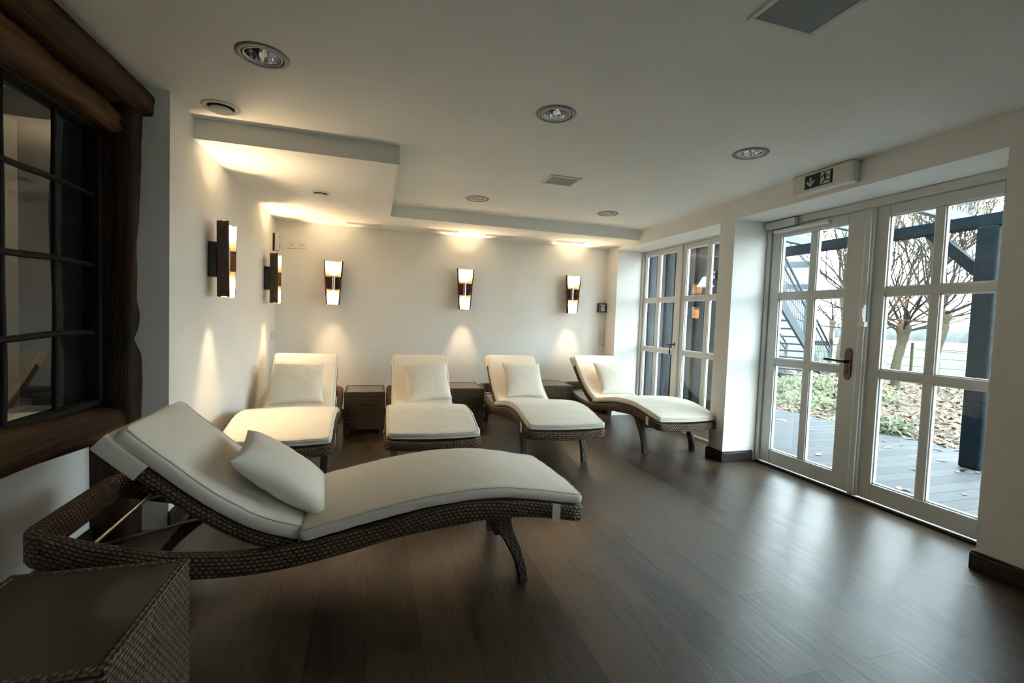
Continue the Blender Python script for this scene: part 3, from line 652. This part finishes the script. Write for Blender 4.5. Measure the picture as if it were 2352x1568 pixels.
BK = [(-.605, 4.19, -1.543, 'wicker sun lounger of the back row standing against the left wall'), (.472, 4.245, -1.604, 'second wicker sun lounger from the left wall in the back row'), (1.556, 4.375, -1.601, 'third wicker sun lounger from the left wall in the back row'), (2.755, 4.505, -1.540, 'wicker sun lounger of the back row beside the pillar and windows')]
for i, (x, y, a, lab) in enumerate(BK):
    o = bk if i == 0 else copy_tree(bk); o.location = (x, y, 0); o.rotation_euler = (0, 0, a); tag(o, lab, 'sun lounger', 'wicker sun loungers')

# pillows
def pillow_mesh(w=.226, h=.226, th=.072, n=22, seed=0):
    mb = MB(); g = []
    for sgn in (1, -1):
        for i in range(n+1):
            for j in range(n+1):
                u, v = -1 + 2*i/n, -1 + 2*j/n
                x = w * u * (1 - .07*(1 - v*v) * abs(u)**3 + .02 * abs(u*v)**4); y = h * v * (1 - .07*(1 - u*u) * abs(v)**3 + .02 * abs(u*v)**4)
                z = th * (max(0, (1 - u*u)) ** .42) * (max(0, (1 - v*v)) ** .42)
                e = max(abs(u), abs(v)); z *= 1 + .10 * mnoise.noise(Vector((x*9+seed, y*9, sgn)))
                z += .010 * (e**3) * mnoise.noise(Vector((x*26+seed, y*26, sgn*2))) * (1 if e < .999 else 0)
                g.append((x, y, sgn * z))
    m = (n+1)*(n+1); fs = []
    for i in range(n):
        for j in range(n):
            a = i*(n+1)+j; fs.append((a, a+1, a+n+2, a+n+1)); fs.append((m+a, m+a+n+1, m+a+n+2, m+a+1))
    mb.add(g, fs, smooth=True); return mb
pl0 = pillow_mesh().build('pillow', M['pillow'], weld=True)
sub = pl0.modifiers.new('Subdivision', 'SUBSURF'); sub.levels = 1; sub.render_levels = 1
def place_pillow(o, lx, ly, lz, pitch, spin, host):
    Mx = Matrix.Translation(host.location) @ Matrix.Rotation(host.rotation_euler.z, 4, 'Z') @ Matrix.Translation((lx, ly, lz)) @ Matrix.Rotation(pitch, 4, 'Y') @ Matrix.Rotation(spin, 4, 'Z')
    o.location = Mx.translation; o.rotation_euler = Mx.to_euler()
hosts = [fg] + [x for x in C.objects if x.name.startswith('sun_lounger') and x is not fg]
hosts = [fg] + sorted(hosts[1:], key=lambda h: h.location.x)
PP = [(-.380, .0, .502, math.radians(38), .07), (-.475, -.03, .565, math.radians(50), .03), (-.475, .055, .565, math.radians(50), .08), (-.475, .03, .565, math.radians(50), -.03), (-.475, .05, .565, math.radians(50), -.05)]
PN = ['cream pillow lying on the lounger that stands alone in front', 'cream pillow on the back-row lounger against the left wall', 'cream pillow on the second lounger from the left wall', 'cream pillow on the third lounger from the left wall', 'cream pillow on the back-row lounger beside the windows']
for i, (h, p) in enumerate(zip(hosts, PP)):
    o = pl0 if i == 0 else pl0.copy()
    if i: C.objects.link(o)
    place_pillow(o, *p, h); tag(o, PN[i], 'pillow', 'cream scatter pillows')

# ------------------------------------------------------------------ wicker side tables
def table(name, x0, x1, y0, y1, h, lab):
    r = empty(name, ((x0+x1)/2, (y0+y1)/2, 0), label=lab, cat='side table', group='wicker box tables')
    w, d = (x1-x0)/2, (y1-y0)/2
    b = MB(); b.box(-w, w, -d, d, .05, h-.012); b.build('body', M['wickbox'], r, bevel=.008)
    for sx in (-1, 1):
        for sy in (-1, 1):
            b = MB(); b.box(sx*w, sx*(w-.055), sy*d, sy*(d-.055), 0, .052); b.build('foot', M['wickbox'], r, bevel=.004)
    b = MB()
    for q in ((-w, w, -d, -d+.022), (-w, w, d-.022, d), (-w, -w+.022, -d+.022, d-.022), (w-.022, w, -d+.022, d-.022)): b.box(*q, h-.014, h)
    b.build('rim', M['wickbox'], r, bevel=.005)
    b = MB(); b.box(-w+.022, w-.022, -d+.022, d-.022, h-.013, h-.003); b.build('glass_top', M['tabletop'], r)
    return r
table('side_table', -.262, .138, 4.90, 5.40, .435, 'wicker box table between the first and second back-row loungers')
table('side_table', .790, 1.205, 5.0, 5.50, .450, 'wicker box table between the second and third back-row loungers')
table('side_table', 1.93, 2.345, 5.15, 5.66, .455, 'wicker box table between the third back-row lounger and the one by the windows')
t = table('side_table', -.985, -.535, 1.17, 1.66, .43, 'wicker box table at the near left beside the head of the front lounger')

# ------------------------------------------------------------------ outside
random.seed(5)
b = MB(); b.box(XD+.09, 6.32, -4.0, 9.0, -.17, -.05); struct('terrace_deck', b, M['deck'], 'grey plank terrace outside the garden door', 'terrace')
def sheet(name, x0, x1, y0, y1, z, nx, ny, m, lab, amp):
    b = MB(); vs = [(x0+(x1-x0)*i/nx, y0+(y1-y0)*j/ny, z + amp*mnoise.noise(Vector((i*.8, j*.8, 4)))) for i in range(nx+1) for j in range(ny+1)]
    b.add(vs, [(i*(ny+1)+j, (i+1)*(ny+1)+j, (i+1)*(ny+1)+j+1, i*(ny+1)+j+1) for i in range(nx) for j in range(ny)], smooth=True)
    return struct(name, b, m, lab, 'ground')
sheet('ground_bed', 6.31, 15.5, -10, 22, -.10, 40, 60, M['mulch'], 'garden bed covered with brown fallen leaves', .06)
sheet('ground_meadow', 15.0, 48, -30, 80, -.12, 20, 40, M['meadow'], 'bright green meadow beyond the trees', .10)
sheet('ground_field', 47, 150, -80, 160, -.05, 10, 20, M['field'], 'pale brown field beyond the meadow', .2)
def leaf_quads(mb, pos, size, flat=.4):
    d = Vector((random.uniform(-1,1), random.uniform(-1,1), random.uniform(-flat, flat))).normalized()
    n_ = Vector((random.uniform(-flat, flat), random.uniform(-flat, flat), 1)).normalized(); w = d.cross(n_).normalized(); s = size * random.uniform(.6, 1.3); p = Vector(pos)
    mb.add([p - d*s, p - d*s*.2 + w*s*.45, p + d*s, p - d*s*.2 - w*s*.45 + n_*s*.1], [(0,1,2,3)])
b = MB()
for i in range(9000):
    x = 6.3 + 7.4 * random.random() ** 1.5; y = random.uniform(.8, 13.5); leaf_quads(b, (x, y, -.08 + random.random()*.05), .058)
o = b.build('fallen_leaves', M['litter']); tag(o, 'orange and brown fallen leaves covering the garden bed', 'leaves', kind='stuff')
b = MB()
for i in range(150): leaf_quads(b, (6.3 - 2.6*random.random()**2.2, random.uniform(1.8, 7), -.042), .05, .12)
for q in ((5.55, 2.75), (5.5, 2.7), (5.6, 2.8), (5.45, 2.85), (4.75, 4.5), (5.5, 5.1)): leaf_quads(b, (*q, -.042), .06, .1)
o = b.build('terrace_leaves', M['litter']); tag(o, 'scattered dry leaves lying on the terrace planks', 'leaves', kind='stuff')
b = MB(); b.box(XR+.44, 4.1, -4, 9, 2.74, 2.86); struct('roof_eave', b, M['rafter'], 'added unseen eave above the terrace that cuts high sky light', 'roof')  # eave added out of view to cut steep sky light
# pergola
pg = empty('pergola', (5.6, 3.0, -.05), label='dark blue timber pergola over the terrace', cat='pergola')
b = MB(); b.box(5.52, 5.70, 2.885, 3.055, -.05, 2.27); loc(b, pg).build('post', M['bluewood'], pg, bevel=.02, seg=3)
b = MB(); b.box(5.545, 5.665, 1.0, 8.2, 2.27, 2.39); loc(b, pg).build('beam', M['bluewood'], pg, bevel=.005)
b = MB(); b.bar((5.6, 3.0, 1.80), (5.6, 3.52, 2.33), .07, .10); loc(b, pg).build('brace', M['bluewood'], pg, bevel=.004)
b = MB(); b.box(5.52, 5.70, 7.9, 8.07, -.05, 2.27); loc(b, pg).build('post', M['bluewood'], pg, bevel=.02)
for y in (1.63, 2.50, 3.37, 4.24, 5.11, 5.98, 6.85):
    b = MB(); b.bar((3.62, y, 2.63), (5.95, y, 2.435), .07, .10); loc(b, pg).build('rafter', M['rafter'], pg, bevel=.004)
b = MB(); v = [(3.60, 1.2), (5.98, 1.2), (5.98, 8.2), (3.60, 8.2)]
zz = lambda x: 2.69 - .0837*(x - 3.62)
b.add([(x, y, zz(x)) for x, y in v] + [(x, y, zz(x)+.008) for x, y in v], [(0,1,2,3),(4,5,6,7),(0,1,5,4),(1,2,6,5),(2,3,7,6),(3,0,4,7)]); loc(b, pg).build('glass_roof', M['roofglass'], pg)
b = MB()
for i in range(170):
    x = 5.95 - 1.9*random.random()**1.3; leaf_quads(b, (x, random.uniform(1.4, 6), zz(x)+.018), .06, .1)
o = b.build('roof_leaves', M['litter']); tag(o, 'orange leaves lying on the glass roof of the pergola', 'leaves', kind='stuff')
# dark boarded shed wall opposite the second opening
b = MB(); b.box(4.42, 4.52, 4.72, 8.2, -.05, 2.6)
y = 4.72
while y < 8.1: b.box(4.385, 4.425, y, y+.055, -.05, 2.58); y += .235
struct('wall_shed', b, M['shed'], 'dark blue-grey boarded shed wall outside the second glazed opening')
lm = empty('outdoor_lamp', (4.385, 5.26, 1.79), label='small white shaded lamp on the dark boards outside the second opening', cat='outdoor lamp')
b = MB(); b.lathe([(.03,.10), (.045,.09), (.075,.03), (.11,-.03), (.105,-.03), (.07,.025), (.03,.085)], 28, (-.13,0,0)); b.build('lamp_shade', M['white'], lm)
b = MB(); b.tube([(0,0,.13), (-.07,0,.16), (-.13,0,.13), (-.13,0,.09)], .012, 10); b.box(-.02, 0, -.04, .04, .08, .18); b.build('bracket', M['darkmetal'], lm)
# white building behind a steel staircase
bl = empty('neighbour_building', (14.3, 12.4, 0), label='white rendered building with grey bands behind the outdoor staircase', cat='building')
def obox(mb, o, ang, x0, x1, y0, y1, z0, z1):
    k = len(mb.v); mb.box(x0, x1, y0, y1, z0, z1)
    return mb
b = MB(); b.box(-7, 0, 0, 4, -.2, 5.2); b.build('wall', M['house'], bl)
b = MB(); b.box(-7, .02, -.06, .0, 3.42, 3.60); b.build('band', M['galv'], bl)
b = MB(); b.box(-7, .02, -.06, .0, 2.68, 2.82); b.build('band', M['galv'], bl)
bl.rotation_euler = (0, 0, -.855)
stc = empty('outdoor_staircase', (11.2, 9.06, -.1), label='grey steel outdoor staircase rising left behind the garden door glass', cat='staircase')
A = Vector((-.895, -.445, 0)); Wd = Vector((-.445, .895, 0)); up = Vector((0,0,1)); RISE = .47
def sp(d, w, z): p = A*d + Wd*w + up*z; return (p.x, p.y, p.z)
for w in (0, 1.0):
    b = MB(); b.bar(sp(-.05, w, .02), sp(4.4, w, .02 + 4.45*RISE), .05, .22); b.build('stringer', M['galv'], stc)
for i in range(1, 13):
    d = i*.36; b = MB(); p0 = sp(d, .02, d*RISE + .0); p1 = sp(d, .98, d*RISE + .0); b.bar(p0, p1, .28, .035); b.build('tread', M['galv'], stc)
for w in (0, 1.0):
    b = MB(); b.tube([sp(-.12, w, .92), sp(4.4, w, .95 + 4.45*RISE)], .024, 8); b.tube([sp(0, w, .80), sp(4.4, w, .78 + 4.4*RISE)], .018, 8); b.build('handrail', M['galv'], stc)
    b = MB(); b.bar(sp(-.02, w, 0), sp(-.02, w, .93), .05, .05, (1,0,0)); b.bar(sp(2.2, w, 1.0), sp(2.2, w, .92 + 2.2*RISE), .05, .05, (1,0,0)); b.build('newel_post', M['galv'], stc)
    b = MB()
    for i in range(1, 32): d = i*.135; b.tube([sp(d, w, d*RISE + .14), sp(d, w, d*RISE + .80)], .007, 5)
    b.build('balusters', M['galv'], stc)
b = MB(); b.bar(sp(3.4, 1.0, 0), sp(2.2, 1.0, 2.0), .1, .1); b.build('strut', M['galv'], stc)
# trees
def tree(name, base, trunks, head_z, crown, seed, lab, group, nleaf, moss=False, trunk_r=.11, ntw=20, leafcols='autumn'):
    rnd = random.Random(seed); r = empty(name, base, label=lab, cat='tree', group=group)
    tb, tw, lv = MB(), MB(), MB()
    def grow(p, d, ln, rad, depth):
        pts = [p]; q = p.copy(); dd = d.copy(); n = 5
        for i in range(n):
            dd = (dd + Vector((rnd.uniform(-.28,.28), rnd.uniform(-.28,.28), rnd.uniform(-.12,.26)))).normalized(); q = q + dd*ln/n; pts.append(q.copy())
        tw.tube(pts, lin(max(.0065, rad), max(.005, rad*.45), n+1), 4)
        if depth == 0:
            for _ in range(nleaf):
                t = rnd.choice(pts[2:]) + Vector((rnd.uniform(-.13,.13), rnd.uniform(-.13,.13), rnd.uniform(-.13,.13)))
                a = Vector((rnd.uniform(-1,1), rnd.uniform(-1,1), rnd.uniform(-1,1))).normalized(); w = a.orthogonal().normalized(); s = .042*rnd.uniform(.6,1.3)
                lv.add([t - a*s, t + w*s*.5, t + a*s, t - w*s*.5], [(0,1,2,3)])
        if depth > 0:
            for _ in range(rnd.choice((2,3,3))):
                k = rnd.randint(2, n); grow(pts[k], (dd + Vector((rnd.uniform(-.9,.9), rnd.uniform(-.9,.9), rnd.uniform(-.25,.8)))).normalized(), ln*rnd.uniform(.55,.8), rad*.5, depth-1)
    for (dx, dy, lean) in trunks:
        pts = []; n = 8
        for i in range(n+1):
            z = (head_z + .1)*i/n - .1; pts.append(Vector((dx + lean*z + .035*math.sin(z*4+seed), dy + .03*math.sin(z*3+dx), z)))
        tb.tube(pts, [trunk_r*(1.25 if i == 0 else 1 - .02*i + (.35 if i == n-1 else 0) + (.25 if i == n else 0) + .08*math.sin(i*2.1+seed)) for i in range(n+1)], 10)
        top = pts[-1]; tb.lathe([(.001,.20), (trunk_r*1.2,.14), (trunk_r*1.6,0), (trunk_r*1.1,-.14)], 10, top)
        for k in range(ntw):
            a = 2*PI*k/ntw + rnd.uniform(-.3,.3); el = rnd.uniform(.0, 1.5)
            d = Vector((math.cos(a)*math.cos(el), math.sin(a)*math.cos(el), math.sin(el)+.05)).normalized()
            grow(top + Vector((0,0,rnd.uniform(-.12,.1))), d, crown*rnd.uniform(.6,1.1), trunk_r*.26*rnd.uniform(.6,1.2), 2 if crown > 2.5 else 3)
    tr = tb.build('trunk', M['bark'], r); tw.build('branches', M['twig'], r)
    o = lv.build('leaves', M[leafcols], r); o['kind'] = 'stuff'
tree('pollard_tree', (12.5, 8.9, -.1), [(0,0,0), (.35,-.38,.04)], 1.45, 3.0, 3, 'twin-stemmed pollard tree behind the left panes of the right door leaf', 'pollarded garden trees', 5)
tree('pollard_tree', (12.4, 7.45, -.1), [(0,0,.03)], 1.75, 3.0, 8, 'single mossy pollard tree nearest the dark pergola post', 'pollarded garden trees', 5, trunk_r=.13)
tree('pollard_tree', (13.6, 6.6, -.1), [(0,0,0)], 2.3, 1.7, 15, 'slender pale tree behind the pergola post', 'pollarded garden trees', 5, trunk_r=.075, ntw=12)
tree('pollard_tree', (13.2, 10.3, -.1), [(0,0,0)], 2.6, 2.8, 21, 'leafy tree hidden behind the door stile beside the staircase', 'pollarded garden trees', 7, trunk_r=.09, ntw=14)
tree('distant_tree', (31, 25.0, -.1), [(0,0,0)], 2.0, 3.0, 31, 'small bare tree far out on the meadow', None, 3, trunk_r=.14, ntw=12)
# ground cover and plants
def shrub(name, cx, cy, rx, ry, h, n, lab, size, matl='green', seed=1):
    rnd = random.Random(seed); r = empty(name, (cx, cy, -.08), label=lab, cat='shrub')
    b = MB(); s = MB()
    for i in range(n):
        a = rnd.random()*2*PI; q = math.sqrt(rnd.random()); x, y = rx*q*math.cos(a), ry*q*math.sin(a); z = h*rnd.random()*(1 - .6*q*q)
        d = Vector((rnd.uniform(-1,1), rnd.uniform(-1,1), rnd.uniform(-.4,.8))).normalized(); w = d.orthogonal().normalized(); k = size*rnd.uniform(.6,1.3); p = Vector((x,y,z))
        b.add([p - d*k, p + w*k*.45, p + d*k, p - w*k*.45], [(0,1,2,3)])
        if i % 12 == 0: s.tube([(x*.7, y*.7, 0), (x*.9, y*.9, z*.6), (x, y, z)], .005, 4)
    o = b.build('foliage', M[matl], r); o['kind'] = 'stuff'; s.build('stems', M['twig'], r)
shrub('ground_cover_shrub', 8.9, 7.2, 1.3, 1.1, .42, 2600, 'yellow-green ground cover seen through the lower right pane of the left leaf', .05, seed=2)
shrub('ground_cover_shrub', 7.35, 6.35, .6, .55, .22, 600, 'sparse pale ground cover before the staircase foot', .05, seed=4)
shrub('tufted_plant', 6.45, 4.28, .24, .22, .26, 420, 'small dark green tuft growing at the edge of the terrace', .045, seed=6)
# meadow fence, far hedge and a parked van
fn = empty('meadow_fence', (17, 10, -.1), label='thin wire fence crossing the meadow behind the trees', cat='fence')
for i in range(9):
    b = MB(); b.bar((i*.95-2.0, 8-i*2.2, 0), (i*.95-2.0, 8-i*2.2, 1.05), .06, .06, (1,0,0)); b.build('post', M['twig'], fn)
b = MB()
for z in (.25, .55, .85): b.tube([(-2.0-.5, 8+1.2, z), (8*.95-2+.5, 8-8*2.2-1.2, z)], .010, 5)
b.build('wire', M['galv'], fn)
b = MB(); rnd = random.Random(3)
for i in range(70):
    t = i/69; x, y = 95 + 25*math.sin(t*5), 150 - 230*t; h = rnd.uniform(2.2, 4.2); b.lathe([(.1, h), (2.6, h*.85), (4.6, h*.5), (5, -.5)], 8, (x, y, 0))
o = b.build('far_hedge', M['far']); tag(o, 'hazy grey hedge line along the horizon', 'hedge', kind='stuff')
vn = empty('parked_van', (44, 36.5, -.1), .6, label='small white van far off across the meadow', cat='van')
b = MB(); b.loft([[(x, -.9, z) for x, z in q] for q in ([(-2.4,.4),(2.4,.4),(2.4,1.15),(1.5,1.3),(.9,2.1),(-2.4,2.1)],)] + [[(x, .9, z) for x, z in [(-2.4,.4),(2.4,.4),(2.4,1.15),(1.5,1.3),(.9,2.1),(-2.4,2.1)]]], True, smooth=False); b.build('body', M['van'], vn, bevel=.06)
b = MB(); b.box(-2.0, .7, -.915, .915, 1.35, 1.9); b.build('side_window', M['black'], vn)
for x in (-1.5, 1.5):
    b = MB(); b.tube([(x, -.92, .34), (x, .92, .34)], .34, 14); b.build('wheel', M['black'], vn)

# ------------------------------------------------------------------ light
w = bpy.data.worlds.new('overcast'); bpy.context.scene.world = w; w.use_nodes = True; nt = w.node_tree; bg = nt.nodes['Background']
tc = nt.nodes.new('ShaderNodeTexCoord'); sx = nt.nodes.new('ShaderNodeSeparateXYZ'); rp = nt.nodes.new('ShaderNodeValToRGB')
nt.links.new(tc.outputs['Generated'], sx.inputs[0]); nt.links.new(sx.outputs['Z'], rp.inputs[0]); nt.links.new(rp.outputs[0], bg.inputs[0])
e = rp.color_ramp.elements; e[0].position = 0; e[0].color = (.86,.97,1,1); e[1].position = .7; e[1].color = (.72,.90,1,1)
bg.inputs[1].default_value = 12.5
def area(name, loc_, rot, sx_, sy_, e, col):
    l = bpy.data.lights.new(name, 'AREA'); l.shape = 'RECTANGLE'; l.size = sx_; l.size_y = sy_; l.energy = e; l.color = col
    o = bpy.data.objects.new(name, l); C.objects.link(o); o.location = loc_; o.rotation_euler = rot; return o
l = bpy.data.lights.new('hall_fill_light', 'POINT'); l.energy = 2.6; l.color = (1,.84,.62); l.shadow_soft_size = .1  # added fill light for the hall wall, no fitting there
o = bpy.data.objects.new('hall_fill_light', l); C.objects.link(o); o.location = (-2.45, 3.05, 1.95)

# ------------------------------------------------------------------ camera
cam = bpy.data.cameras.new('camera'); co = bpy.data.objects.new('camera', cam); C.objects.link(co)
yaw, pitch, roll = .2918, .0454, .037
cy, sy, cp, sp_ = math.cos(yaw), math.sin(yaw), math.cos(pitch), math.sin(pitch); cr, sr = math.cos(roll), math.sin(roll)
fw = Vector((sy*cp, cy*cp, -sp_)); Rx = Vector((cy, -sy, 0)); U0 = Vector((sp_*sy, sp_*cy, cp))
rt = Rx*cr + U0*sr; upv = U0*cr - Rx*sr
co.matrix_world = Matrix(((rt.x, upv.x, -fw.x, 0), (rt.y, upv.y, -fw.y, 0), (rt.z, upv.z, -fw.z, 1.215), (0,0,0,1)))
cam.sensor_width = 36; cam.lens = 36*1068.58/2352; cam.clip_start = .02; cam.clip_end = 500
S = bpy.context.scene; S.camera = co
S.view_settings.view_transform = 'Standard'; S.view_settings.look = 'None'; S.view_settings.gamma = 1; S.view_settings.use_curve_mapping = False; S.view_settings.exposure = .74
